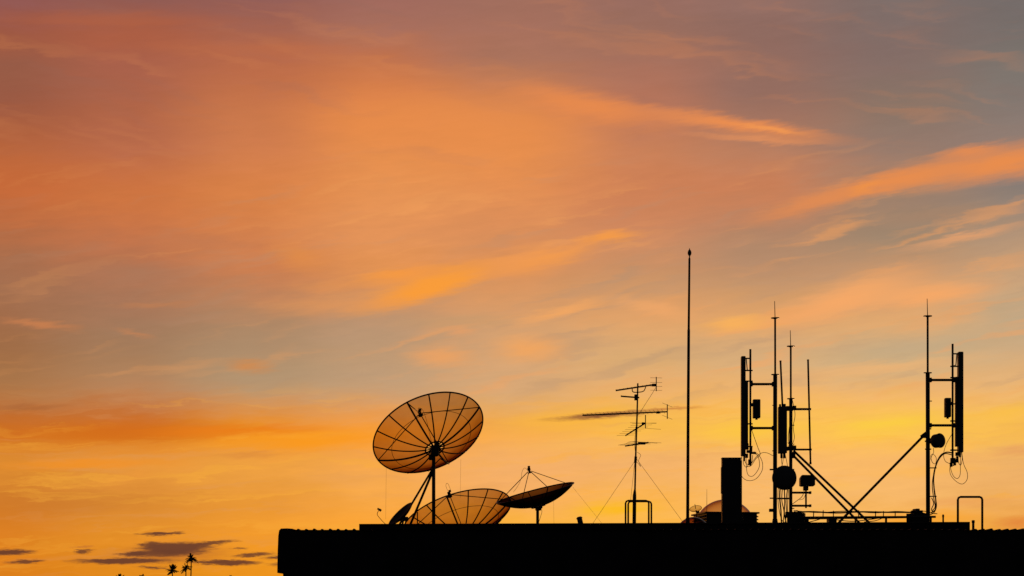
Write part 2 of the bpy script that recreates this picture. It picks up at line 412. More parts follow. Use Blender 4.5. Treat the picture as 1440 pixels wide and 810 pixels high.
class MB:
    def __init__(s): s.v = []; s.f = []; s.sm = []
    def add(s, vs, fs, smooth=False):
        b = len(s.v); s.v += [Vector(v) for v in vs]
        s.f += [tuple(b + i for i in f) for f in fs]; s.sm += [smooth] * len(fs)
        return s
    def tube(s, pts, r, n=8, caps=True):
        pts = [Vector(p) for p in pts]
        k = len(pts)
        rr = r if isinstance(r, (list, tuple)) else [r] * k
        t0 = (pts[1] - pts[0]).normalized()
        u, w = basis(t0)
        vs, fs = [], []
        for i, p in enumerate(pts):
            t = (pts[min(i + 1, k - 1)] - pts[max(i - 1, 0)]).normalized()
            u = (u - t * u.dot(t)).normalized(); w = u.cross(t)
            for j in range(n):
                a = 2 * math.pi * j / n
                vs.append(p + (u * math.cos(a) + w * math.sin(a)) * rr[i])
        for i in range(k - 1):
            for j in range(n):
                a, b = i * n + j, i * n + (j + 1) % n
                fs.append((a, b, b + n, a + n))
        s.add(vs, fs, True)
        if caps:
            b = len(s.v) - k * n
            s.f += [tuple(b + j for j in range(n))[::-1], tuple(b + (k - 1) * n + j for j in range(n))]; s.sm += [False, False]
        return s
    def loop(s, c, u, w, r, tr, n=64, m=6):
        vs, fs = [], []
        ax = u.cross(w)
        for i in range(n):
            a = 2 * math.pi * i / n
            e = u * math.cos(a) + w * math.sin(a)
            for j in range(m):
                b = 2 * math.pi * j / m
                vs.append(c + e * (r + tr * math.cos(b)) + ax * tr * math.sin(b))
        for i in range(n):
            for j in range(m):
                fs.append((i * m + j, ((i + 1) % n) * m + j, ((i + 1) % n) * m + (j + 1) % m, i * m + (j + 1) % m))
        return s.add(vs, fs, True)
    def box(s, c, size, rz=0.0, bev=0.0, M=None):
        import bmesh
        bm = bmesh.new()
        bmesh.ops.create_cube(bm, size=1)
        for v in bm.verts: v.co = Vector((v.co.x * size[0], v.co.y * size[1], v.co.z * size[2]))
        if bev: bmesh.ops.bevel(bm, geom=bm.edges[:], offset=bev, segments=2, affect='EDGES', profile=.5)
        Mx = Matrix.Translation(c) @ (M.to_4x4() if M else Matrix.Rotation(rz, 4, 'Z'))
        vs = [Mx @ v.co for v in bm.verts]; bm.verts.index_update()
        fs = [tuple(v.index for v in f.verts) for f in bm.faces]
        bm.free()
        return s.add(vs, fs)
    def lathe(s, c, axis, prof, n=32):
        """prof: (distance along the axis, radius)"""
        axis = Vector(axis).normalized(); u, w = basis(axis)
        vs, fs = [], []
        k = len(prof)
        for h, r in prof:
            for j in range(n):
                a = 2 * math.pi * j / n
                vs.append(Vector(c) + axis * h + (u * math.cos(a) + w * math.sin(a)) * max(r, 1e-4))
        for i in range(k - 1):
            for j in range(n):
                a, b = i * n + j, i * n + (j + 1) % n
                fs.append((a, b, b + n, a + n))
        return s.add(vs, fs, True)
    def prism(s, outline, d0, d1):
        """outline in (x, z), extruded in depth"""
        n = len(outline)
        vs = [(x, d0, z) for x, z in outline] + [(x, d1, z) for x, z in outline]
        fs = [tuple(range(n)), tuple(range(2 * n - 1, n - 1, -1))]
        fs += [(i, i + n, (i + 1) % n + n, (i + 1) % n) for i in range(n)]
        return s.add(vs, fs)
    def build(s, name, mat, parent=None, origin=None):
        o0 = Vector(origin) if origin is not None else Vector((0, 0, 0))
        if parent is not None: o0 = world_loc(parent)
        me = bpy.data.meshes.new(name)
        me.from_pydata([v - o0 for v in s.v], [], s.f)
        import bmesh
        bm = bmesh.new(); bm.from_mesh(me)
        bmesh.ops.recalc_face_normals(bm, faces=bm.faces[:]); bm.to_mesh(me); bm.free()
        me.polygons.foreach_set('use_smooth', s.sm)
        me.materials.append(mat); me.update()
        o = bpy.data.objects.new(name, me); col.objects.link(o)
        if parent is not None: o.parent = parent
        elif origin is not None: o.location = o0
        return o

def world_loc(o):
    p = Vector(o.location)
    while o.parent is not None:
        o = o.parent; p += Vector(o.location)
    return p

def tag(o, label, cat, group=None):
    o['label'] = label; o['category'] = cat
    if group: o['group'] = group
    return o

def thing(name, loc, label, cat, group=None):
    o = bpy.data.objects.new(name, None); col.objects.link(o)
    o.empty_display_size = .2; o.location = loc
    return tag(o, label, cat, group)

def smooth_path(pts, n=6):
    pts = [Vector(p) for p in pts]
    out = []
    for i in range(len(pts) - 1):
        p0, p1, p2, p3 = pts[max(i - 1, 0)], pts[i], pts[i + 1], pts[min(i + 2, len(pts) - 1)]
        for k in range(n):
            t = k / n
            out.append(.5 * ((2 * p1) + (p2 - p0) * t + (2 * p0 - 5 * p1 + 4 * p2 - p3) * t * t + (3 * p1 - p0 - 3 * p2 + p3) * t ** 3))
    out.append(pts[-1])
    return out

def cable(pixels, d, w, parent, name='cable', dd=0.0):
    pts = [at(x, y, d + dd * i / max(1, len(pixels) - 1)) for i, (x, y) in enumerate(pixels)]
    return MB().tube(smooth_path(pts), pw(w, d) / 2, 6).build(name, CABLE, parent)

# ------------------------------------------------------------------ ground and hill
def ground():
    g = MB()
    n = 72
    rings = [0, 30, 80, 200, 500, 1200, 3000, 8000, 16000]
    vs = [(0, 60, 0)]; fs = []
    for r in rings[1:]:
        for j in range(n):
            a = 2 * math.pi * j / n
            vs.append((r * math.cos(a), 60 + r * math.sin(a), 0))
    for j in range(n): fs.append((0, 1 + j, 1 + (j + 1) % n))
    for i in range(len(rings) - 2):
        for j in range(n):
            a, b = 1 + i * n + j, 1 + i * n + (j + 1) % n
            fs.append((a, a + n, b + n, b))
    o = g.add(vs, fs).build('ground', GROUND); o['kind'] = 'structure'
    h = MB()
    cx, cy, hr, hz = -110, 720, 230, 21.0
    vs = [(cx, cy, hz)]; fs = []
    m, k = 64, 18
    for i in range(1, k + 1):
        t = i / k
        for j in range(m):
            a = 2 * math.pi * j / m
            z = hz * (0.5 + 0.5 * math.cos(math.pi * t)) + (1 - t) * 1.0 * math.sin(3 * a + 5 * t)
            if i == k: z = -0.3
            vs.append((cx + hr * t * math.cos(a), cy + hr * t * math.sin(a), z))
    for j in range(m): fs.append((0, 1 + j, 1 + (j + 1) % m))
    for i in range(k - 1):
        for j in range(m):
            a, b = 1 + i * m + j, 1 + i * m + (j + 1) % m
            fs.append((a, a + m, b + m, b))
    o = h.add(vs, fs, True).build('hill', GROUND); o['kind'] = 'structure'
ground()

def hill_z(x, y):
    t = min(1, math.hypot(x + 110, y - 720) / 230)
    a = math.atan2(y - 720, x + 110)
    return 21.0 * (0.5 + 0.5 * math.cos(math.pi * t)) + (1 - t) * 1.0 * math.sin(3 * a + 5 * t)

# ------------------------------------------------------------------ building
ROOF_D = 58.0
ZR = at(0, 745.5, ROOF_D).z
PD0, PD1 = 60.0, 67.0
ZP_L, ZP_R = at(0, 736.7, PD0).z, at(0, 733.8, PD0).z
XP_L, XP_R = at(505, 0, PD0).x, at(1364, 0, PD0).x

def zp(x):
    return ZP_L + (ZP_R - ZP_L) * (x - XP_L) / (XP_R - XP_L)

def building():
    b = thing('building', (6, 62, 0), 'long flat building whose dark corrugated roof carries the dishes and masts', 'building')
    xr = at(1720, 0, ROOF_D).x
    w = MB()
    w.prism([(at(398, 0, 58.6).x, 0), (at(398, 0, 58.6).x, at(0, 804, ROOF_D).z), (xr, at(0, 804, ROOF_D).z), (xr, 0)], 58.6, 79.5)
    w.build('wall', CONC, b)
    f = MB()
    ol = [(389.8, 805.5), (390.4, 775), (391.2, 754), (392.4, 746), (395, 743.2), (404, 742.9), (411, 743.4), (416, 744.8), (430, 745.6)]
    out = [(at(x, y, ROOF_D).x, at(x, y, ROOF_D).z) for x, y in ol]
    out += [(xr, ZR), (xr, at(0, 811, ROOF_D).z), (at(470, 0, ROOF_D).x, at(0, 811, ROOF_D).z), (at(411, 0, ROOF_D).x, at(0, 808.8, ROOF_D).z)]
    f.prism(out, ROOF_D, ROOF_D + .3)
    f.build('eaves_fascia', SHEET, b)
    # corrugated roofing
    pitch = pw(11.2, ROOF_D)
    r = MB()
    x0 = at(411, 0, ROOF_D).x
    prof = []
    x = x0
    while x < xr:
        j = random.uniform(-.009, .009)
        prof += [(x, j * .4), (x + pitch * .55, j * .3), (x + pitch * .68, .030 + j), (x + pitch * .84, .030 + j), (x + pitch * .97, 0)]
        x += pitch
    vs, fs = [], []
    for d, zz in ((ROOF_D - .05, ZR + .006), (80, ZR + .006)):
        for px, h in prof: vs.append((px, d, zz + h))
        for px, h in prof: vs.append((px, d, zz + h - .012))
    k = len(prof)
    for i in range(k - 1):
        fs += [(i, i + 1, 2 * k + i + 1, 2 * k + i), (k + i, 3 * k + i, 3 * k + i + 1, k + i + 1), (i, k + i, k + i + 1, i + 1), (2 * k + i, 2 * k + i + 1, 3 * k + i + 1, 3 * k + i)]
    r.add(vs, fs).build('roof', SHEET, b)
    s = MB()
    s.box(((at(398, 0, ROOF_D).x + xr) / 2, 69.0, ZR - .35), (xr - at(398, 0, ROOF_D).x, 20.9, .5))
    s.build('roof_slab', CONC, b)
    p = MB()
    e = .0
    p.prism([(XP_L, ZR - .05), (XP_L, ZP_L), (XP_R, ZP_R), (XP_R, ZR - .05)], PD0, PD1)
    p.build('roof_platform', CONC, b)
    # flashing along the platform edge, a little uneven
    q = MB()
    q.tube([(XP_L + .02, PD0 - .004, ZP_L - .03), (XP_R - .02, PD0 - .004, ZP_R - .03)], .022, 8)
    q.build('flashing', SHEET, b)
building()

# ------------------------------------------------------------------ dishes
def make_dish(name, label, group, V, A, D, fd, feed_dist, roll, foot, mat=None, nrib=16, hole=.15, big=True, legs=(0, 4, 8, 12), rim_r=.021, rib_r=.019, thick_r=.028, rings=(.72,)):
    A = Vector(A).normalized(); mat = mat or MESH
    t = thing(name, foot, label, 'satellite dish', group)
    u0, w0 = basis(A)
    u = u0 * math.cos(roll) + w0 * math.sin(roll); w = A.cross(u)
    f = fd * D; Rr = D / 2
    S = lambda r, a, off=0: V + A * (r * r / (4 * f) + off) + (u * math.cos(a) + w * math.sin(a)) * r
    # mesh surface
    m = MB(); nr, na = 14, 96
    vs, fs = [], []
    for i in range(nr + 1):
        r = Rr * (hole + (1 - hole) * i / nr)
        for j in range(na): vs.append(S(r, 2 * math.pi * j / na))
    for i in range(nr):
        for j in range(na):
            a, b = i * na + j, i * na + (j + 1) % na
            fs.append((a, b, b + na, a + na))
    m.add(vs, fs, True).build('reflector_mesh', mat, t)
    c = V + A * (Rr * Rr / (4 * f))
    MB().loop(c, u, w, Rr, rim_r, 96, 8).build('rim', STEEL, t)
    for q in rings:
        MB().loop(V + A * ((Rr * q) ** 2 / (4 * f) - .006), u, w, Rr * q, .0065, 80, 6).build('stiffening_ring', STEEL, t)
    for i in range(nrib):
        a = 2 * math.pi * i / nrib
        th = thick_r if i in legs else rib_r
        pts = [S(Rr * (.06 + .94 * k / 12), a, -th) for k in range(13)]
        MB().tube(pts, th, 6).build('rib', STEEL, t)
    # hub: plate, ring and back box
    h = MB()
    h.lathe(V - A * .10, A, [(0, .0), (0, .044 * D), (.05, .048 * D), (.07, .04 * D), (.07, 0)], 24)
    h.build('hub_plate', STEEL, t)
    MB().loop(V + A * ((Rr * .155) ** 2 / (4 * f) - .03), u, w, Rr * .17, .022, 40, 6).build('hub_ring', STEEL, t)
    # feed and its legs
    F = V + A * feed_dist
    fe = MB()
    s = .047 if big else .042
    fe.lathe(F - A * s * 1.2, A, [(0, 0), (0, s * 1.5), (s * .5, s * 1.5), (s * .5, s * .7), (s * 2.2, s * .8), (s * 2.2, s * 1.1), (s * 3.6, s * 1.0), (s * 3.6, 0)], 16)
    fe.box(F + A * s * 2.9 + u * s * .9, (s * 1.3, s * 1.6, s * 1.4), .4, s * .2)
    fe.build('feed_horn', STEEL, t)
    for i in legs:
        a = 2 * math.pi * i / nrib
        MB().tube([S(Rr * .985, a), F + (u * math.cos(a) + w * math.sin(a)) * s * 1.2], .0135 if big else .0105, 6).build('feed_leg', STEEL, t)
    return t, S, F, u, w, A, Rr

# tall dish
D1 = 63.0
V1 = at(611.2, 630.0, D1)
x1 = at(610, 0, D1).x
t1, S1, F1, u1, w1, A1, R1 = make_dish('satellite_dish', 'largest see-through mesh dish, raised high on a thick pole with two slanting braces', 'mesh satellite dishes', V1, (-.326, .550, .770), 3.16, .35, 1.30, math.pi/4, (x1, D1, zp(x1)))
def dish1_extras():
    p = MB()
    p.tube([(x1, D1 - .12, zp(x1)), (x1, D1 - .12, at(0, 640, D1).z)], pw(5.0, D1) / 2, 16)
    p.lathe((x1, D1 - .12, zp(x1)), (0, 0, 1), [(0, 0), (0, .16), (.02, .16), (.02, 0)], 20)
    p.build('pole', STEEL, t1)
    h = MB()
    h.box(at(611, 634, D1 - .06), (.20, .24, .30), .2, .02)
    h.box(at(606, 643, D1 - .1), (.12, .1, .16), .0, .015)
    h.box(at(615, 624, D1 - .06), (.10, .14, .12), .0, .015)
    h.build('mount_head', STEEL, t1)
    for a, b, w_ in ((at(607.5, 661, D1 - .12), at(559, 736, D1 - .9), 3.0), (at(608, 664, D1 - .12), at(573.5, 736, D1 + .7), 3.4)):
        b.z = zp(b.x)
        MB().tube([a, b], pw(w_, D1) / 2, 8).build('brace', STEEL, t1)
    MB().tube([at(609, 655, D1 - .14), at(619, 645, D1 - .1), at(628, 650, D1 + .1)], .016, 6).build('actuator', STEEL, t1)
    for px, y0, y1 in ((543.2, 655, 730), (648, 646, 700)):
        MB().tube([at(px, y0, D1), at(px - .8, y1, D1)], .0022, 5).build('tie_wire', CABLE, t1)
    cable([(591, 580), (588, 574), (594, 576), (600, 592), (606, 618), (610, 628)], D1 + .4, .5, t1, 'feed_cable')
dish1_extras()

# dish low behind the platform
D2 = 70.0
V2 = at(650.5, 752.5, D2)
t2, S2, F2, u2, w2, A2, R2 = make_dish('satellite_dish', 'half hidden mesh dish sitting low behind the roof platform, right of the tall pole', 'mesh satellite dishes', V2, (-.29, .36, .885), 3.43, .35, 1.40, math.pi/4, (V2.x, D2, ZR))
def dish2_extras():
    p = MB()
    p.tube([(V2.x, D2, ZR), (V2.x, D2, V2.z - .04)], .09, 14)
    p.build('pole', STEEL, t2)
    cable([(629.5, 690), (627, 683), (628.5, 679.5), (631, 682), (634.5, 692)], D2, .5, t2, 'feed_cable')
    MB().tube([at(587, 720, D2 - .3), at(587, 742, D2 - .3)], .02, 6).build('support_strut', STEEL, t2)
dish2_extras()

# right hand dish tipped almost flat
D3 = 64.0
V3 = at(757.0, 711.0, D3)
t3, S3, F3, u3, w3, A3, R3 = make_dish('satellite_dish', 'smallest mesh dish, tipped up nearly edge-on with its feed horn on four thin legs', 'mesh satellite dishes', V3, (-.25, -.135, .958), 2.22, .38, .98, .35, (at(755.5, 0, D3).x, D3, zp(at(755.5, 0, D3).x)), mat=MESH_FINE, nrib=12, legs=(0, 3, 6, 9), big=False, rim_r=.018, rib_r=.014, thick_r=.018, rings=(.6,))
def dish3_extras():
    x = at(756, 0, D3).x; z = zp(x)
    p = MB()
    p.tube([(x, D3, z), (x, D3, at(0, 712, D3).z)], pw(4.2, D3) / 2, 12)
    for a in range(4):
        an = R(45 + 90 * a)
        p.tube([(x, D3, z + .26), (x + .16 * math.cos(an), D3 + .16 * math.sin(an), z)], .014, 6)
    p.build('pole', STEEL, t3)
    MB().box(at(757, 715, D3), (.14, .16, .12), .3, .02).build('mount_head', STEEL, t3)
    cable([(744, 664), (738, 658), (734, 664), (733, 672), (729, 682), (722, 692)], D3, .5, t3, 'feed_cable')
    cable([(757, 713), (762, 718), (760, 727), (757, 736)], D3 - .1, .7, t3, 'feed_cable')
    MB().tube([at(778.4, 698, D3 - .3), at(779, 738, D3 - .3)], .0022, 5).build('tie_wire', CABLE, t3)
    e = at(853, 737, D3 - .6); e.z = zp(e.x)
    MB().tube([at(805.5, 685, D3), e], .0026, 5).build('tie_wire', CABLE, t3)
dish3_extras()

# solid offset dish, edge on
def offset_dish():
    d = 61.6
    base = at(566, 736, d); base.z = zp(base.x)
    t = thing('satellite_dish', base, 'small solid dark dish seen edge-on at the foot of the tall dish braces', 'satellite dish', 'solid satellite dishes')
    A = Vector((-.67, -.28, .69)).normalized()
    c = at(563.5, 723.5, d)
    Rr = pw(45, d) / 2
    depth = Rr * .26
    m = MB()
    prof = []
    for i in range(11):
        r = Rr * i / 10; prof.append((depth * (i / 10) ** 2 - depth, r))
    prof += [(.018, Rr * 1.02), (.026, Rr * .99)]
    for i in range(9, -1, -1):
        r = Rr * i / 10; prof.append((depth * (i / 10) ** 2 - depth + .022, r))
    m.lathe(c, A, prof, 40).build('reflector', DISHSOLID, t)
    MB().tube([base + Vector((-.02, 0, 0)), c - A * (depth + .02)], .026, 10).build('pole', STEEL, t)
    MB().box(c - A * (depth + .06), (.15, .12, .12), .5, .02).build('mount_head', STEEL, t)
    MB().tube([base + Vector((.06, .02, 0)), c - A * (depth + .02) + Vector((.05, 0, -.02))], .014, 8).build('brace', STEEL, t)
    arm = MB(); arm.tube(smooth_path([at(549, 741, d - .1), at(541, 736, d - .1), at(533.5, 728, d - .1), at(530.5, 723, d - .1), at(532.6, 717.5, d - .1)]), .0085, 6)
    arm.build('feed_arm', STEEL, t)
    ln = MB(); ln.tube([at(530.8, 715.2, d - .1), at(535.4, 717.4, d - .1)], .026, 10)
    ln.tube([at(533.6, 716.6, d - .1), at(536, 718.4, d - .1)], .034, 10)
    ln.build('feed_horn', STEEL, t)
offset_dish()

# pale small dish by the skylight
def pale_dish():
    d = 64.6
    base = at(975, 737, d); base.z = zp(base.x)
    t = thing('satellite_dish', base, 'tiny pale oval dish between the flagpole and the big skylight dome', 'satellite dish', 'solid satellite dishes')
    A = Vector((-.2, -.52, .83)).normalized()
    c = at(978.3, 715.3, d); Rr = pw(17.2, d) / 2
    prof = [(-.05 + .05 * (i / 8) ** 2, Rr * i / 8) for i in range(9)]
    MB().lathe(c, A, prof, 32).build('reflector', PALE, t)
    u, w = basis(A)
    MB().loop(c, u, w, Rr, .006, 40, 6).build('rim', GALV, t)
    MB().tube([c - A * .05 , at(980, 722, d + .05), base], .016, 8).build('pole', STEEL, t)
    MB().box(at(981, 720, d + .02), (.10, .06, .06), .3, .01).build('mount_head', STEEL, t)
    MB().tube([c, c + A * .14], .010, 6).build('feed_horn', STEEL, t)
pale_dish()

# ------------------------------------------------------------------ television aerials
DY = 62.0
def aerial_mast():
    x = at(891.8, 0, DY).x
    base = Vector((x, DY, zp(x)))
    t = thing('aerial_mast', base, 'slim leaning mast carrying five television aerials between the two roof hoops', 'mast')
    joint = at(892.6, 693, DY)
    MB().tube([base, at(892.3, 697, DY), at(892.6, 692, DY), at(892.9, 688, DY)], [pw(5.2, DY) / 2, pw(5.2, DY) / 2, pw(4, DY) / 2, pw(2.5, DY) / 2], 12).build('lower_pole', STEEL, t)
    MB().tube([at(892.9, 690, DY), at(894, 640, DY), at(896, 580, DY), at(896.9, 539, DY)], [pw(2.6, DY) / 2, pw(2.5, DY) / 2, pw(2.3, DY) / 2, pw(2.2, DY) / 2], 10).build('upper_pole', GALV, t)
    MB().tube([at(893.4, 651, DY), at(894.1, 642, DY)], pw(4, DY) / 2, 10).build('guy_collar', STEEL, t)
    for a, b, dd in (((893, 648), (831.5, 737), -.6), ((895, 645), (966, 736), .6), ((892.6, 650), (886.5, 706), -1.0)):
        e = at(b[0], b[1], DY + dd)
        if b[1] > 730: e.z = zp(e.x)
        MB().tube([at(a[0], a[1], DY), e], .0045, 5).build('guy_wire', CABLE, t)
    cable([(922, 545), (918, 552), (909, 566), (902, 577), (897, 584)], DY - .03, .6, t, 'downlead')
    cable([(896, 636), (901, 640), (898, 648), (901, 656), (894.5, 650), (893.5, 668), (894, 688)], DY - .05, .6, t, 'downlead')
    cable([(894, 600), (892.6, 625), (893.5, 640), (891.5, 660)], DY - .05, .7, t, 'downlead')
    return t
aerial_mast()

def aerial(label, p0, p1, boom_w, els, edir, extra=None, d=DY - .08):
    a, b = at(p0[0], p0[1], d), at(p1[0], p1[1], d)
    t = thing('television_aerial', (a + b) / 2, label, 'aerial', 'television aerials on the leaning mast')
    MB().tube([a, b], pw(boom_w, d) / 2, 8).build('boom', ALU, t)
    e = Vector(edir).normalized()
    for s, half, r in els:
        p = a.lerp(b, s) + Vector((0, 0, .012))
        MB().tube([p - e * half, p + e * half], r, 5).build('rod', ALU, t)
    if extra: extra(t, d)
    return t

def rods(n, h0, h1, r=.006):
    return [(.02 + .93 * i / (n - 1), h0 + (h1 - h0) * i / (n - 1), r) for i in range(n)]

def ex_a(t, d):
    MB().tube([at(922.9, 530, d), at(922.9, 550, d)], pw(1.5, d) / 2, 6).build('reflector_post', ALU, t)
    for y in (531.5, 538.0, 543.5, 549.0):
        MB().tube([at(914.5, y - .3, d - .05), at(931, y, d + .05)], .0045, 5).build('rod', ALU, t)
    MB().box(at(919.5, 541.5, d), (.11, .07, .07), 0, .01).build('dipole_box', ALU, t)
    MB().tube(smooth_path([at(889, 546.5, d), at(890, 551, d), at(897, 551.6, d), at(905, 550, d), at(908, 544, d)], 4), .014, 6).build('boom_brace', ALU, t)
aerial('topmost aerial on the leaning mast, with a short ladder-like reflector at its right end', (865.8, 549.2), (922.9, 540.4), 2.2, rods(11, .10, .12, .007), (.16, .98, 0), ex_a)

def ex_b(t, d):
    MB().box(at(894.6, 558.8, d - .05), (pw(5, d), .14, pw(8, d)), 0, .01).build('dipole_box', ALU, t)
aerial('second aerial from the top, only a short stub with a square box at the mast', (873, 557.2), (899, 559.2), 2.2, [(.03, .1, .008)], (.1, .99, 0), ex_b)

def ex_c(t, d):
    MB().tube([at(938.4, 568.7, d), at(938.4, 589, d)], pw(1.5, d) / 2, 6).build('reflector_post', ALU, t)
    for y in (569.2, 586.5):
        MB().tube([at(931.5, y - 2.5, d - .25), at(945.5, y + 3.2, d + .25)], .0045, 5).build('rod', ALU, t)
    MB().box(at(925.5, 580, d), (.09, .07, .06), 0, .01).build('dipole_box', ALU, t)
aerial('longest aerial on the leaning mast, its boom sticking far out to the left', (819, 584), (938.5, 579), 2.0, rods(20, .15, .22, .004), (.27, .95, -.14), ex_c)

def ex_d(t, d):
    MB().tube([at(907.7, 583.5, d), at(907.7, 602.5, d)], pw(1.4, d) / 2, 6).build('reflector_post', ALU, t)
    MB().tube([at(886, 594.5, d), at(923, 595.4, d)], .004, 5).build('rod', ALU, t)
    MB().tube([at(907, 602.2, d), at(929.5, 603.8, d)], .004, 5).build('rod', ALU, t)
    MB().box(at(904.5, 595.5, d), (.08, .07, .06), 0, .01).build('dipole_box', ALU, t)
aerial('fourth aerial down the leaning mast, boom sloping down left with long thin rods', (879.4, 612.7), (907.5, 595), 1.9, [(.0, .24, .0036), (.16, .25, .0036), (.32, .26, .0036), (.48, .27, .0036), (.64, .28, .0036), (.8, .30, .0036), (.95, .34, .0036)], (.97, .22, .05), ex_d)

def ex_e(t, d):
    MB().tube(smooth_path([at(869.5, 626, d - .2), at(880, 624, d), at(886, 621, d + .1), at(900, 621.5, d), at(930, 622.8, d)], 3), .0042, 5).build('rod', ALU, t)
    MB().box(at(902.5, 623.4, d), (.2, .06, .07), 0, .01).build('dipole_box', ALU, t)
aerial('lowest aerial on the leaning mast, almost level with a flat bundle of rods', (879, 627.2), (912, 622.2), 2.0, [(.05, .2, .004), (.25, .24, .004), (.45, .28, .004), (.62, .32, .0045), (.85, .36, .004)], (.93, .35, -.02), ex_e)

def hoop(label, d, xl, xr, ytop, w, zl=None, zr=None):
    a = at(xl, 0, d).x; b = at(xr, 0, d).x
    za = zp(a) if zl is None else zl; zb = zp(b) if zr is None else zr
    t = thing('roof_hoop', ((a + b) / 2, d, za), label, 'guard rail', 'bent pipe hoops on the roof')
    z = at(0, ytop, d).z; r = pw(w, d) / 2; k = .07
    pts = [(a, d, za), (a, d, z - k), (a + k * .3, d, z - k * .3), (a + k, d, z), (b - k, d, z), (b - k * .3, d, z - k * .3), (b, d, z - k), (b, d, zb)]
    MB().tube(pts, r, 10).build('rail', STEEL, t)
    for x, zz in ((a, za), (b, zb)):
        MB().lathe((x, d, zz), (0, 0, 1), [(0, 0), (0, .07), (.012, .07), (.012, 0)], 16).build('foot_plate', STEEL, t)
    return t
hoop('front one of the two pipe hoops round the aerial mast, slightly left', 61.4, 879.7, 912.3, 704.0, 2.6)
hoop('rear one of the two pipe hoops round the aerial mast, slightly right', 62.7, 883.4, 916, 705.2, 2.6)
hoop('lone pipe hoop near the right end of the roof, right of the tall antenna mast', 60.4, 1347, 1381.3, 698.8, 3.2, None, ZR)

def vent_stub():
    d = 61.0
    b = at(817, 736.5, d); b.z = zp(b.x)
    t = thing('roof_vent', b, 'short leaning vent pipe with a cap, between the edge-on dish and aerial mast', 'vent')
    top = at(814.8, 729, d)
    MB().tube([b, top], pw(7.6, d) / 2, 14).build('pipe', STEEL, t)
    MB().lathe(top, (top - b), [(-.01, 0), (-.01, pw(8.6, d) / 2), (.02, pw(8.6, d) / 2), (.045, pw(5, d) / 2), (.05, 0)], 16).build('cap', STEEL, t)
vent_stub()

# ------------------------------------------------------------------ flagpole
def flagpole():
    d = 61.5
    x = at(967, 0, d).x
    b = Vector((x, d, zp(x)))
    t = thing('flagpole', b, 'tallest bare pole on the roof, topped with a small oval knob', 'pole')
    MB().tube([b, at(967.6, 600, d), at(968.5, 464, d), at(968.55, 462.5, d)], [pw(4.6, d) / 2, pw(4.2, d) / 2, pw(4.0, d) / 2, pw(3.2, d) / 2], 14).build('lower_section', STEEL, t)
    MB().tube([at(968.5, 464, d), at(969.5, 364, d), at(969.6, 361.5, d)], [pw(3.3, d) / 2, pw(3.0, d) / 2, pw(1.4, d) / 2], 12).build('upper_section', STEEL, t)
    k = at(969.7, 361.5, d)
    s = d / FPX
    MB().lathe(k, (0, 0, 1), [(0, .9 * s), (1.5 * s, .8 * s), (2.6 * s, 1.9 * s), (4.6 * s, 2.7 * s), (6.8 * s, 2.7 * s), (9 * s, 2.0 * s), (10.3 * s, .9 * s), (12 * s, .5 * s), (12.6 * s, 0)], 16).build('finial', STEEL, t)
    MB().lathe(b, (0, 0, 1), [(0, 0), (0, .12), (.015, .12), (.03, .06), (.2, .055), (.2, 0)], 18).build('base_plate', STEEL, t)
flagpole()

# ------------------------------------------------------------------ skylights
def cap_profile(a, h, n=12):
    Rs = (a * a + h * h) / (2 * h)
    out = []
    for i in range(n + 1):
        r = a * (1 - i / n)
        out.append((math.sqrt(max(Rs * Rs - r * r, 0)) - (Rs - h), r))
    return out

def skylights():
    d = 65.3
    c = at(1019.5, 722.3, d)
    base = Vector((c.x, d, zp(c.x)))
    t = thing('skylight_dome', base, 'large bronze skylight dome on a louvred box, half hidden by the tall cabinet', 'skylight', 'bronze domes on the roof')
    a = pw(36.3, d)
    MB().lathe(c + Vector((0, 0, .02)), (0, 0, 1), cap_profile(a, pw(19, d)), 48).build('dome', ACRYL, t)
    hz = c.z - base.z
    rz = R(10)
    bx = MB()
    bx.box((c.x, d, base.z + hz / 2 - .02), (a * 2.0, a * 2.0, hz - .02), rz, .01)
    bx.build('curb', STEEL, t)
    lp = MB(); lp.box((c.x, d, c.z - .012), (a * 2.16, a * 2.16, .045), rz, .008); lp.build('curb_lip', STEEL, t)
    # louvres
    dx = Matrix.Rotation(rz, 3, 'Z')
    for sgn in (1, -1):
        for k in range(4):
            z = c.z - .10 - k * .085
            p = Vector((c.x, d, 0)) + dx @ Vector((sgn * (a * 1.0 + .03), 0, 0))
            MB().box((p.x, p.y, z), (.075, a * 1.8, .018), 0, 0, dx @ Matrix.Rotation(sgn * R(28), 3, 'Y')).build('louvre', GALV, t)
    d2 = 61.8
    c2 = at(975, 736.6, d2); c2.z = zp(c2.x) + .035
    t2 = thing('skylight_dome', (c2.x, d2, zp(c2.x)), 'small low bronze dome at the foot of the flagpole', 'skylight', 'bronze domes on the roof')
    ztop = at(0, 726.9, d2).z
    MB().lathe(c2, (0, 0, 1), cap_profile(pw(20.5, d2), ztop - c2.z), 40).build('dome', SMOKED, t2)
    MB().lathe((c2.x, d2, zp(c2.x)), (0, 0, 1), [(0, 0), (0, pw(22, d2)), (.035, pw(22, d2)), (.035, pw(19.5, d2)), (.0, pw(19.5, d2))], 40).build('curb', STEEL, t2)
skylights()

def far_whip():
    d = 66.6
    b = at(994, 0, d); b.z = zp(b.x)
    t = thing('whip_antenna', b, 'faint hair-thin whip rising behind the left side of the big skylight dome', 'antenna', 'thin whips and pipes on the roof')
    MB().tube([b, at(994, 712, d), at(994, 688, d)], [.012, .0075, .004], 6).build('whip', GALV, t)
    MB().lathe(b, (0, 0, 1), [(0, 0), (0, .05), (.02, .05), (.06, .02), (.06, 0)], 12).build('base', STEEL, t)
far_whip()

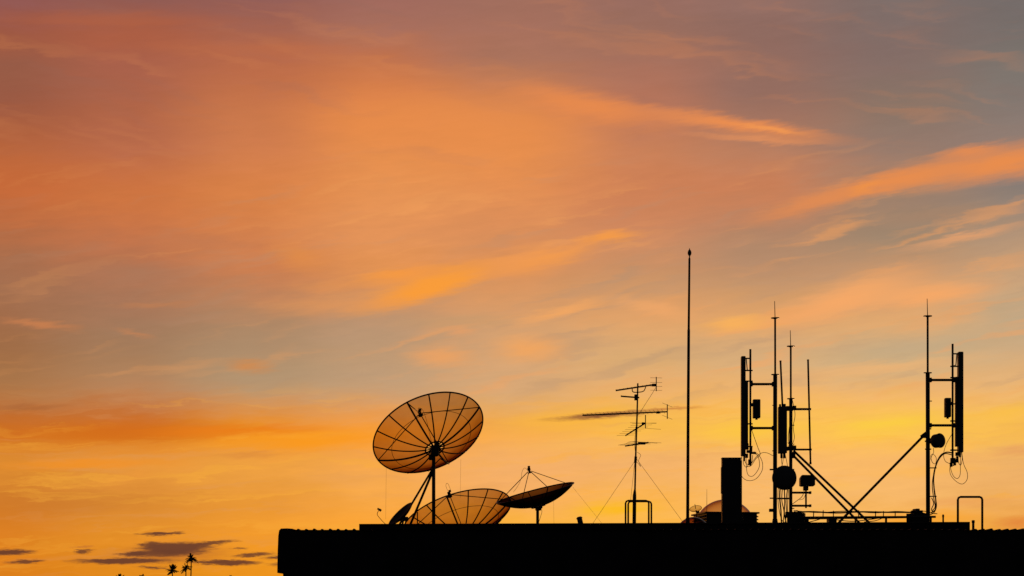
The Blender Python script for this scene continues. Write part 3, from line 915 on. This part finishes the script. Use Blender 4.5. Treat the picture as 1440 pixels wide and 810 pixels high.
# ------------------------------------------------------------------ tall cabinet
def cabinet():
    d = 60.9
    xc = at(1028.2, 0, d).x
    b = Vector((xc, d, zp(xc)))
    t = thing('equipment_cabinet', b, 'tall narrow black cabinet standing in front of the big skylight dome', 'cabinet')
    zt = at(0, 644.2, d - .16).z
    MB().box((xc, d, (b.z + zt) / 2), (pw(26.4, d), .32, zt - b.z), 0, .012).build('body', CABINET, t)
    MB().box((xc - pw(13.4, d), d - .02, (at(0, 657, d).z + at(0, 694, d).z) / 2), (.035, .20, at(0, 657, d).z - at(0, 694, d).z), 0, .006).build('side_hatch', CABINET, t)
    MB().box((xc + pw(.3, d), d, zt + .008), (pw(28, d), .36, .016), 0, .004).build('top_cap', CABINET, t)
    MB().tube([(xc + pw(14.1, d), d - .1, b.z + .02), (xc + pw(14.1, d), d - .1, zt - .06)], .012, 8).build('conduit', GALV, t)
    MB().box((xc + pw(14.6, d), d - .06, b.z + .16), (.06, .12, .16), 0, .01).build('junction_box', RADOME, t)
cabinet()

# ------------------------------------------------------------------ antenna masts
def mast(label, d, x_low, x_up, ytop_spike, y_fl1, y_fl2, w_low, w_up, fl_w):
    x = at(x_low, 0, d).x
    b = Vector((x, d, zp(x)))
    t = thing('antenna_mast', b, label, 'antenna mast', 'antenna masts on the roof')
    MB().tube([b, at(x_up, y_fl2, d)], pw(w_low, d) / 2, 16).build('lower_pole', STEEL, t)
    MB().tube([at(x_up, y_fl2, d), at(x_up - .1, y_fl1, d)], pw(w_up, d) / 2, 12).build('upper_pole', STEEL, t)
    MB().tube([at(x_up - .2, y_fl1, d), at(x_up - .8, ytop_spike, d)], [pw(1.3, d) / 2, pw(.9, d) / 2], 6).build('lightning_spike', GALV, t)
    for y, s in ((y_fl1, 1), (y_fl2, .95)):
        p = at(x_up, y, d); r = pw(fl_w, d) / 2 * s
        MB().lathe(p - Vector((0, 0, .024)), (0, 0, 1), [(0, 0), (.0, r * .45), (.012, r * .55), (.016, r), (.036, r), (.036, 0)], 20).build('flange', STEEL, t)
    MB().lathe(b, (0, 0, 1), [(0, 0), (0, .2), (.02, .2), (.05, .09), (.22, .065), (.22, 0)], 20).build('base_plate', STEEL, t)
    return t

def rung(t, d, x0, x1, y, w=1.8):
    MB().tube([at(x0, y, d - .05), at(x1, y, d - .05)], pw(w, d) / 2, 8).build('step_bolt', STEEL, t)

def arm(t, d, x0, x1, y, w, dd=0.0, ends=True):
    a, b = at(x0, y, d), at(x1, y, d + dd)
    MB().tube([a, b], pw(w, d) / 2, 10).build('standoff_arm', STEEL, t)
    if ends:
        for p in (a, b):
            MB().box(p, (pw(4.2, d), .12, pw(6.2, d)), 0, .008).build('clamp', STEEL, t)

DL = 62.4
mA = mast('left antenna mast, taller of the pair beside the cabinet, with a flanged top spike', DL, 1089.8, 1090.1, 423.5, 447.3, 526.8, 5.8, 2.8, 11.8)
arm(mA, DL, 1087.5, 1056.5, 540.2, 3.6)
arm(mA, DL, 1087.5, 1056.5, 602.0, 3.6)
MB().tube([at(1055.2, 491, DL), at(1055.2, 655, DL)], pw(3.0, DL) / 2, 10).build('mount_pipe', STEEL, mA)
for y, w in ((660.3, 2.2), (700.6, 1.8), (634, 1.4), (570, 1.2)):
    rung(mA, DL, 1082.4 if y > 640 else 1086, 1090, y, w)
MB().box(at(1087, 717.6, DL - .08), (pw(11, DL), .1, pw(4.4, DL)), 0, .01).build('cable_clamp', STEEL, mA)
MB().box(at(1102, 701, DL - .02), (pw(18, DL), .07, pw(2.2, DL)), 0, .006).build('cable_clamp', STEEL, mA)
DB = 62.9
mB = mast('shorter antenna mast of the pair beside the cabinet, just right of the taller one', DB, 1111.9, 1112.1, 464.5, 487.0, 560.8, 4.8, 2.7, 11.2)
arm(mB, DB, 1105, 1140.5, 575.4, 3.4, ends=False)
arm(mB, DB, 1106, 1141.5, 632.2, 2.9, ends=False)
for x, y in ((1117, 573.5), (1117, 629.5), (1107.5, 574), (1107, 631)):
    MB().box(at(x, y, DB - .04), (pw(5, DB), .14, pw(5.6, DB)), 0, .01).build('clamp', STEEL, mB)
for (x0, y0, x1, y1, dd) in ((1116.2, 634, 1227, 735, -.9), (1116.0, 641, 1216.5, 735, .7)):
    e = at(x1, y1, DB + dd); e.z = zp(e.x)
    MB().tube([at(x0, y0, DB), e], pw(3.4, DB) / 2, 10).build('diagonal_brace', STEEL, mB)
    MB().lathe(e, (0, 0, 1), [(0, 0), (0, .10), (.02, .10), (.06, .05), (.06, 0)], 14).build('brace_foot', STEEL, mB)
MB().box(at(1115.5, 640, DB), (pw(6, DB), .05, pw(9, DB)), 0, .006).build('gusset', STEEL, mB)
for y in (598, 660, 715): rung(mB, DB, 1111, 1117, y, 1.3)
cable([(1112.3, 556), (1116, 570), (1118, 584), (1115.5, 600), (1117, 616), (1113, 628)], DB - .06, .9, mB)
for pts in (((1110, 600), (1108.6, 616), (1109.6, 625), (1107, 634)), ((1108, 622), (1112, 628), (1117, 624))):
    cable(pts, DB - .1, 1.0, mB)

def pipe_antenna(label, d, p0, p1, w):
    a, b = at(p0[0], p0[1], d), at(p1[0], p1[1], d)
    t = thing('whip_antenna', a, label, 'antenna', 'thin whips and pipes on the roof')
    MB().tube([a, b], pw(w, d) / 2, 10).build('tube', STEEL, t)
    MB().lathe(b, b - a, [(0, 0), (0, pw(w, d) * .62), (.02, pw(w, d) * .62), (.03, 0)], 10).build('end_cap', STEEL, t)
    MB().lathe(a, b - a, [(-.01, 0), (-.01, pw(w, d) * .6), (.05, pw(w, d) * .6), (.05, 0)], 10).build('end_ferrule', STEEL, t)
pipe_antenna('thin free-standing pipe antenna right of the mast pair, held on two side arms', DB + .06, (1139.8, 652.5), (1136.3, 506.8), 2.7)
pipe_antenna('thin pipe antenna standing between the two poles of the mast pair', DL + .3, (1100.6, 577), (1097.6, 508.3), 2.7)

def panel_antenna(label, d, x0, x1, y0, y1, pipe_x, second=None, brackets=(), side=1, cables=(), conn=None):
    xm = (x0 + x1) / 2
    t = thing('panel_antenna', at(xm, y1, d), label, 'antenna', 'panel antennas on the masts')
    w = pw(abs(x1 - x0), d); h = pw(y1 - y0, d)
    MB().box(at(xm, (y0 + y1) / 2, d), (w, .22, h), 0, .022).build('radome', RADOME, t)
    if second:
        a0, a1, b0, b1 = second
        MB().box(at((a0 + a1) / 2, (b0 + b1) / 2, d + .03), (pw(abs(a1 - a0), d), .16, pw(b1 - b0, d)), 0, .015).build('rear_housing', RADOME, t)
    for kind, y in brackets:
        xb = x1 if side > 0 else x0
        if kind == 'flat':
            MB().tube([at(xb, y, d), at(pipe_x + side * 3.2, y, d)], pw(2.0, d) / 2, 8).build('bracket', STEEL, t)
        else:
            MB().tube([at(xb, y, d), at(pipe_x - side * 1, y, d)], pw(2.0, d) / 2, 8).build('bracket', STEEL, t)
            MB().tube([at(xb + side * 1.2, y, d), at(xb + side * 2.6, y + 16, d), at(pipe_x, y + 17, d)], pw(1.5, d) / 2, 8).build('tilt_bracket', STEEL, t)
    if conn:
        for (x, y, ww, hh) in conn:
            MB().box(at(x, y, d + .02), (pw(ww, d), .08, pw(hh, d)), random.uniform(-.3, .3), .008).build('connector', STEEL, t)
    for c in cables:
        cable(c, d - .02, .85, t, 'jumper_cable', .1)
    return t

panel_antenna('slim panel antenna at the far left of the mast pair, above the cabinet', DL, 1042.0, 1048.2, 501.2, 641.5, 1055.2, (1047.8, 1051.8, 535.5, 630),
    (('tilt', 504), ('flat', 521), ('flat', 536), ('flat', 596), ('flat', 628)), 1,
    (((1046, 641), (1045.5, 652), (1050, 657), (1054, 648), (1055, 640)),
     ((1049, 640), (1050.5, 664), (1056, 670), (1062.5, 666), (1068, 655), (1066, 642), (1060, 637), (1057, 636)),
     ((1043.5, 640), (1041.8, 664), (1046, 673), (1054, 676), (1063.5, 673), (1071.5, 662), (1072, 650), (1067, 640), (1060, 635)),
     ((1056, 602), (1061, 616), (1066, 630), (1069, 639), (1063, 645), (1056, 655), (1050, 656)),
     ((1087, 641), (1079, 637), (1071, 637), (1063, 643), (1056, 653)),
     ((1047.5, 640), (1048, 650), (1052, 653), (1057, 650), (1058.5, 640))),
    ((1050.5, 628, 4, 9), (1053, 635, 6, 4), (1059, 637, 8, 3), (1050, 641, 4, 6), (1056.5, 632, 3, 8), (1046.5, 645, 2.2, 7), (1053.5, 650, 2.5, 8)))
panel_antenna('short thick panel antenna squeezed between the two poles of the mast pair', DL + .28, 1094.2, 1106.3, 572.0, 637.8, 1112, None, (('flat', 577), ('flat', 629)), 1,
    (((1099.5, 638), (1099, 648), (1101, 660)), ((1104, 638), (1106.5, 650), (1108, 660)), ((1101.5, 638), (1100.8, 650), (1097, 662))),
    ((1099, 641, 3, 7), (1103, 641, 3, 7), (1097, 570.5, 3, 4), (1103, 570, 4, 4)))

def radio_unit(label, d, x0, x1, y0, y1, px):
    xm = (x0 + x1) / 2
    t = thing('radio_unit', at(xm, y1, d), label, 'radio unit', 'radio units on the mount pipes')
    MB().box(at(xm, (y0 + y1) / 2, d), (pw(x1 - x0, d), .2, pw(y1 - y0, d)), 0, .02).build('body', RADOME, t)
    for k in range(6):
        xx = x0 + (x1 - x0) * (k + .5) / 6
        MB().box(at(xx, (y0 + y1) / 2, d - .115), (.012, .035, pw(y1 - y0, d) * .86)).build('cooling_fin', RADOME, t)
    ym = y0 + (y1 - y0) * .28
    MB().box(at((xm + px) / 2, ym, d + .02), (pw(abs(px - xm), d), .09, pw(4.6, d)), 0, .01).build('bracket', STEEL, t)
    MB().tube([at(xm, y1, d), at(xm, y1 + 2, d)], pw(3.4, d) / 2, 10).build('connector', STEEL, t)
radio_unit('finned radio box on the pipe beside the far left panel antenna', DL, 1058.6, 1069.0, 561.8, 588.2, 1055.2)

def drum(label, d, cx, cy, r_px, mx, name='microwave_dish', face=(-.15, -1, .0), depth=.26, dpt=0):
    c = at(cx, cy, d)
    t = thing(name, c, label, 'microwave dish', 'round microwave dishes on the masts')
    r = pw(r_px, d)
    A = Vector(face).normalized()
    MB().lathe(c - A * depth * .5, A, [(-.10, 0), (-.10, r * .45), (0, r * .9), (.02, r * .985), (depth, r), (depth + .01, r * .97), (depth + .03, r * .6), (depth + .035, 0)], 40).build('shroud', RADOME, t)
    u, w = basis(A)
    MB().loop(c + A * depth * .48, u, w, r, .012, 48, 6).build('rim_band', STEEL, t)
    MB().box(at((cx + mx) / 2, cy, d + .16), (abs(at(mx, 0, d).x - c.x) + .08, .12, .14), 0, .015).build('mount_bracket', STEEL, t)
drum('large round microwave dish hung low between the two poles of the mast pair', DL - .12, 1103.4, 672.4, 16.6, 1092, face=(-.2, -1, .02))

# cables running down between the pair
def riser():
    d = DL + .2
    b = at(1100, 735, d); b.z = zp(b.x)
    t = thing('cable_bundle', b, 'bundle of dark cables running down to the roof below the large round microwave dish', 'cables')
    for pts, w in ((((1097, 686), (1096.5, 700), (1098, 716), (1099, 737)), 2.2), (((1100, 688), (1099.5, 704), (1102.5, 720), (1101, 737)), 1.5),
                   (((1103, 689), (1103.6, 706), (1103, 722), (1106, 737)), 1.8), (((1107.5, 686), (1105.5, 704), (1106, 720), (1104, 737)), 1.4),
                   (((1094.5, 684), (1094, 700), (1095.5, 716), (1100, 732), (1110, 737)), 1.0), (((1110, 660), (1108.5, 690), (1107.5, 716), (1109, 737)), 1.2)):
        cable(pts, d, w, t, 'cable')
riser()

def base_boxes():
    for (label, d, parts) in (
        ('low heap of junction boxes at the foot of the mast pair', 62.3, ((1119, 729.5, 24, 13), (1112, 724, 14, 8), (1126, 725.5, 12, 8), (1132, 731, 10, 8))),
        ('low heap of boxes at the foot of the right-hand antenna mast', 62.4, ((1291, 729, 32, 12), (1289, 722, 16, 8), (1282, 725.5, 14, 6), (1288.3, 718.5, 5.5, 6)))):
        b = at(parts[0][0], 736, d); b.z = zp(b.x)
        t = thing('junction_boxes', b, label, 'junction boxes', 'heaps of junction boxes on the roof')
        for i, (x, y, w, h) in enumerate(parts):
            c = at(x, y, d + .12 * i)
            hh = pw(h, d)
            if i == 0:
                top = c.z + hh / 2; c.z = (top + b.z) / 2; hh = top - b.z
            MB().box(c, (pw(w, d), .3, hh), random.uniform(-.25, .25), .012).build('box', CABINET, t)
        cable([(parts[0][0] - 10, 733), (parts[0][0] - 4, 722), (parts[0][0] + 2, 718), (parts[0][0] + 8, 724), (parts[0][0] + 14, 733)], d - .2, 1.3, t, 'cable')
base_boxes()

def floodlight():
    d = DB - .1
    t = thing('camera_housing', at(1133.4, 714, d), 'box-shaped weatherproof camera on a short post beside the mast pair', 'camera')
    h = MB()
    prof = [(1124.8, 683), (1124.8, 672.5), (1127.5, 668.3), (1139.5, 668.5), (1145.2, 671.2), (1144.2, 683.6), (1127, 684)]
    h.prism([(at(x, y, d).x, at(x, y, d).z) for x, y in prof], d - .16, d + .16)
    h.build('housing', CABINET, t)
    MB().box(at(1142.3, 677, d - .01), (pw(6, d), .335, pw(11.5, d)), 0, .008).build('hood', RADOME, t)
    MB().tube([at(1133.4, 714.5, d), at(1133.4, 684, d)], pw(2.6, d) / 2, 10).build('post', STEEL, t)
    MB().box(at(1133, 687, d), (pw(7, d), .14, pw(5.5, d)), 0, .012).build('tilt_head', STEEL, t)
    for y in (692.8, 711.2):
        MB().box(at(1126.5, y, d + .05), (pw(29, d), .07, pw(2.9, d)), 0, .006).build('bracket_arm', STEEL, t)
        MB().box(at(1139.3, y, d + .02), (pw(3, d), .1, pw(3.8, d)), 0, .006).build('clamp', STEEL, t)
    cable([(1131, 690), (1128, 698), (1121, 704), (1114, 709)], d - .05, 1.0, t)
    cable([(1133, 694), (1130, 701), (1124, 703)], d - .08, .7, t)
floodlight()

# right hand mast
DR = 62.6
mR = mast('lone antenna mast at the right roof end, with one long brace down to the left', DR, 1305.1, 1304.6, 420.0, 444.6, 524.4, 6.0, 3.0, 12.2)
arm(mR, DR, 1308, 1341.5, 534.4, 3.7)
arm(mR, DR, 1308, 1341, 598.2, 3.7)
MB().tube([at(1339.6, 483.5, DR), at(1339.6, 652, DR)], pw(3.0, DR) / 2, 10).build('mount_pipe', STEEL, mR)
e = at(1174.5, 728, DR - .4); e.z = zp(e.x)
MB().tube([at(1303, 608.5, DR), e], pw(3.6, DR) / 2, 10).build('diagonal_brace', STEEL, mR)
MB().prism([(at(1304, 0, DR).x, at(0, 605, DR).z), (at(1304, 0, DR).x, at(0, 616, DR).z), (at(1296, 0, DR).x, at(0, 616, DR).z), (at(1294, 0, DR).x, at(0, 612.5, DR).z)], DR - .05, DR + .03).build('gusset', STEEL, mR)
for x0, x1, y, w in ((1300.5, 1305, 620.5, 2.2), (1300.8, 1309.5, 631.6, 1.8), (1305, 1310.5, 564, 1.4), (1304, 1317, 658, 1.6), (1304, 1317, 698, 1.6), (1304, 1309.5, 603, 2)):
    rung(mR, DR, x0, x1, y, w)
for pts, w in ((((1341, 637.5), (1331, 636), (1323, 641), (1317, 652), (1313, 668), (1313.5, 686), (1316, 704), (1315.5, 716), (1309.5, 721)), 2.0),
               (((1339, 640), (1329, 638), (1321, 645), (1315.5, 658), (1313, 676), (1314, 694), (1317, 710), (1314, 720), (1308, 724)), 1.4),
               (((1336, 636), (1325, 638), (1318, 648), (1314, 662), (1311, 680), (1312.5, 698), (1315, 712), (1311, 718)), 1.3),
               (((1312.5, 630), (1312.8, 637), (1309, 641), (1311, 650), (1315.5, 652), (1316.5, 644), (1312, 639), (1308.5, 646)), .8),
               (((1310, 700), (1313, 708), (1310, 716), (1312, 720)), 1.4)):
    cable(pts, DR - .08, w, mR)
panel_antenna('slim panel antenna outermost on the lone right-hand mast', DR, 1346.8, 1354.0, 495.0, 636.5, 1339.6, (1343.2, 1347.2, 530, 628),
    (('tilt', 497.5), ('flat', 515.2), ('flat', 531), ('flat', 568), ('flat', 592), ('flat', 633)), -1,
    (((1352.5, 636), (1355, 652), (1360, 664), (1360, 674), (1354, 680.5), (1346, 678), (1337.5, 669), (1335.5, 659), (1338, 654)),
     ((1350.5, 636), (1350.5, 655), (1350, 668), (1346, 673), (1340.5, 669), (1337, 659), (1337.5, 652)),
     ((1347.5, 636), (1348, 650), (1351, 654), (1353, 646), (1352, 636)),
     ((1339, 610), (1331, 624), (1327, 638), (1329, 648), (1335.5, 652)),
     ((1345, 636), (1345, 648), (1341, 655), (1338, 650))),
    ((1340, 648, 7, 8), (1337.5, 653.5, 4, 6), (1342.5, 650, 4, 9), (1347, 638.5, 7, 5), (1346, 646, 3, 9), (1350, 640, 3, 6), (1341, 633, 9, 2)))
radio_unit('plain radio box on the left of the right-hand panel antenna', DR, 1328.3, 1336.8, 559.8, 586.8, 1339.6)
drum('small round microwave dish on the lone right-hand mast', DR - .15, 1318.2, 620.0, 9.8, 1306, face=(.55, -.85, .02), depth=.2)

# ------------------------------------------------------------------ cable tray between the masts
def cable_tray():
    d = 62.0
    b = at(1215, 736, d); b.z = zp(b.x)
    t = thing('cable_tray', b, 'low pipe rail with cables running along the roof between the masts', 'cable tray')
    MB().tube([at(1122, 727.8, d), at(1315.8, 726.8, d)], pw(3.2, d) / 2, 10).build('rail', STEEL, t)
    MB().tube([at(1124, 729.6, d + .5), at(1300, 727.4, d + .5)], pw(2.4, d) / 2, 10).build('rail', STEEL, t)
    for x, w in ((1169.5, 2.6), (1246, 3.2), (1136, 3), (1203, 2.6), (1309, 3)):
        p = at(x, 727.5, d); q = Vector((p.x, p.y, zp(p.x)))
        MB().tube([q, p], pw(w, d) / 2, 8).build('post', STEEL, t)
    MB().box(at(1169.5, 732, d + .25), (pw(11, d), .5, pw(9, d)), 0, .01).build('post_block', CABINET, t)
    for i in range(9):
        x = 1140 + i * 17.5 + random.uniform(-4, 4)
        MB().tube([at(x, 728, d), at(x + .3, 718.2 + random.uniform(-.8, 1.5), d)], pw(1.5, d) / 2, 6).build('hanger', STEEL, t)
    cable([(1112, 721), (1140, 719.6), (1175, 721.2), (1210, 719.8), (1250, 720.4), (1290, 720.8), (1306, 724)], d - .05, 2.4, t)
    cable([(1116, 718), (1150, 720.8), (1190, 718.8), (1230, 721.2), (1262, 719.2), (1300, 722)], d, 1.3, t)
    cable([(1135, 735), (1150, 731), (1160, 728), (1180, 731.5), (1200, 733), (1220, 731), (1240, 728)], d - .1, 1.4, t)
    cable([(1240, 729), (1230, 732.5), (1215, 734)], d + .2, 1.2, t)
    cable([(1292, 720), (1300, 718.8), (1310, 721.5), (1318, 722.5)], d + .2, 1.3, t)
cable_tray()

def stubs():
    for label, d, x, y, w, on in (('thin short stub pipe standing between the lone mast and the right-hand hoop', 60.6, 1326.3, 723.2, 2.4, True),
                                  ('stout short stub pipe standing inside the right-hand roof hoop', 59.4, 1368.6, 731.2, 3.6, False)):
        b = at(x, 740, d); b.z = zp(b.x) if on else ZR + .004
        t = thing('stub_pipe', b, label, 'pipe', 'short stub pipes on the roof')
        MB().tube([b, at(x, y + .6, d)], pw(w, d) / 2, 10).build('pipe', STEEL, t)
        MB().lathe(at(x, y + 2.5, d), (0, 0, 1), [(-.03, 0), (-.03, pw(w, d) * .62), (.035, pw(w, d) * .62), (.045, 0)], 12).build('cap', STEEL, t)
stubs()

# ------------------------------------------------------------------ palms on the hill
def palm(label, px, py_top, d, crown, lean=0.0, nfr=15, droop=1.0, seed=0):
    rnd = random.Random(seed)
    x = (px - 720) / FPX * d
    top = at(px, py_top, d); top.z -= crown * .55
    g = hill_z(x, d) - .4
    base = Vector((top.x - lean, d, g))
    t = thing('palm_tree', base, label, 'palm tree', 'palms on the far hill')
    pts = [base.lerp(top, k / 6) + Vector((lean * .25 * math.sin(math.pi * k / 6), 0, 0)) for k in range(7)]
    MB().tube(pts, [.22 - .011 * k for k in range(7)], 10).build('trunk', BARK, t)
    m = MB()
    for i in range(nfr):
        a = 2 * math.pi * i / nfr + rnd.uniform(-.25, .25)
        el = rnd.uniform(-.5, 1.35)
        L = crown * rnd.uniform(.45, .68)
        hd = Vector((math.cos(a), math.sin(a), 0))
        spine = []
        for k in range(8):
            s = k / 7
            spine.append(top + hd * L * s * math.cos(el) + Vector((0, 0, L * (s * math.sin(el) - droop * .45 * s * s * math.cos(el)))))
        m.tube(spine, [.035 - .003 * k for k in range(8)], 5)
        side = hd.cross(Vector((0, 0, 1))).normalized()
        for k in range(1, 22):
            s = k / 22
            j = min(int(s * 7), 6); fr = s * 7 - j
            p = spine[j].lerp(spine[j + 1], fr)
            ll = L * .34 * math.sin(math.pi * (.15 + .8 * s))
            tdir = (spine[j + 1] - spine[j]).normalized()
            for sg in (1, -1):
                tip = p + (side * sg * .8 + tdir * .6 + Vector((0, 0, -.45 + rnd.uniform(-.2, .2)))) * ll
                wv = tdir * .085 * crown / 3
                m.add([p - wv, p + wv, tip], [(0, 1, 2)])
    m.build('crown', LEAF, t)

palm('tallest palm of the small clump rising far off beyond the roof end', 269, 776.0, 700, 3.5, .8, 22, 1.2, 3)
palm('short bushy palm, leftmost of the small clump far off', 242.5, 792.5, 690, 3.5, .2, 24, .7, 5)
palm('middle palm of the small clump, its crown overlapping the tallest trunk', 261.5, 789.5, 710, 3.6, .3, 20, 1.0, 9)
palm('far palm of which just the crown tip shows, leftmost of all the palms', 168.5, 806.0, 700, 3.0, .2, 14, .5, 12)
palm('far palm barely showing above the lower edge, nearest on the left of the clump', 200, 807.0, 705, 3.4, .1, 16, .4, 15)
palm('far palm barely showing above the lower edge, between the clump and the roof end', 326, 807.3, 700, 2.4, .1, 12, 1.0, 18)
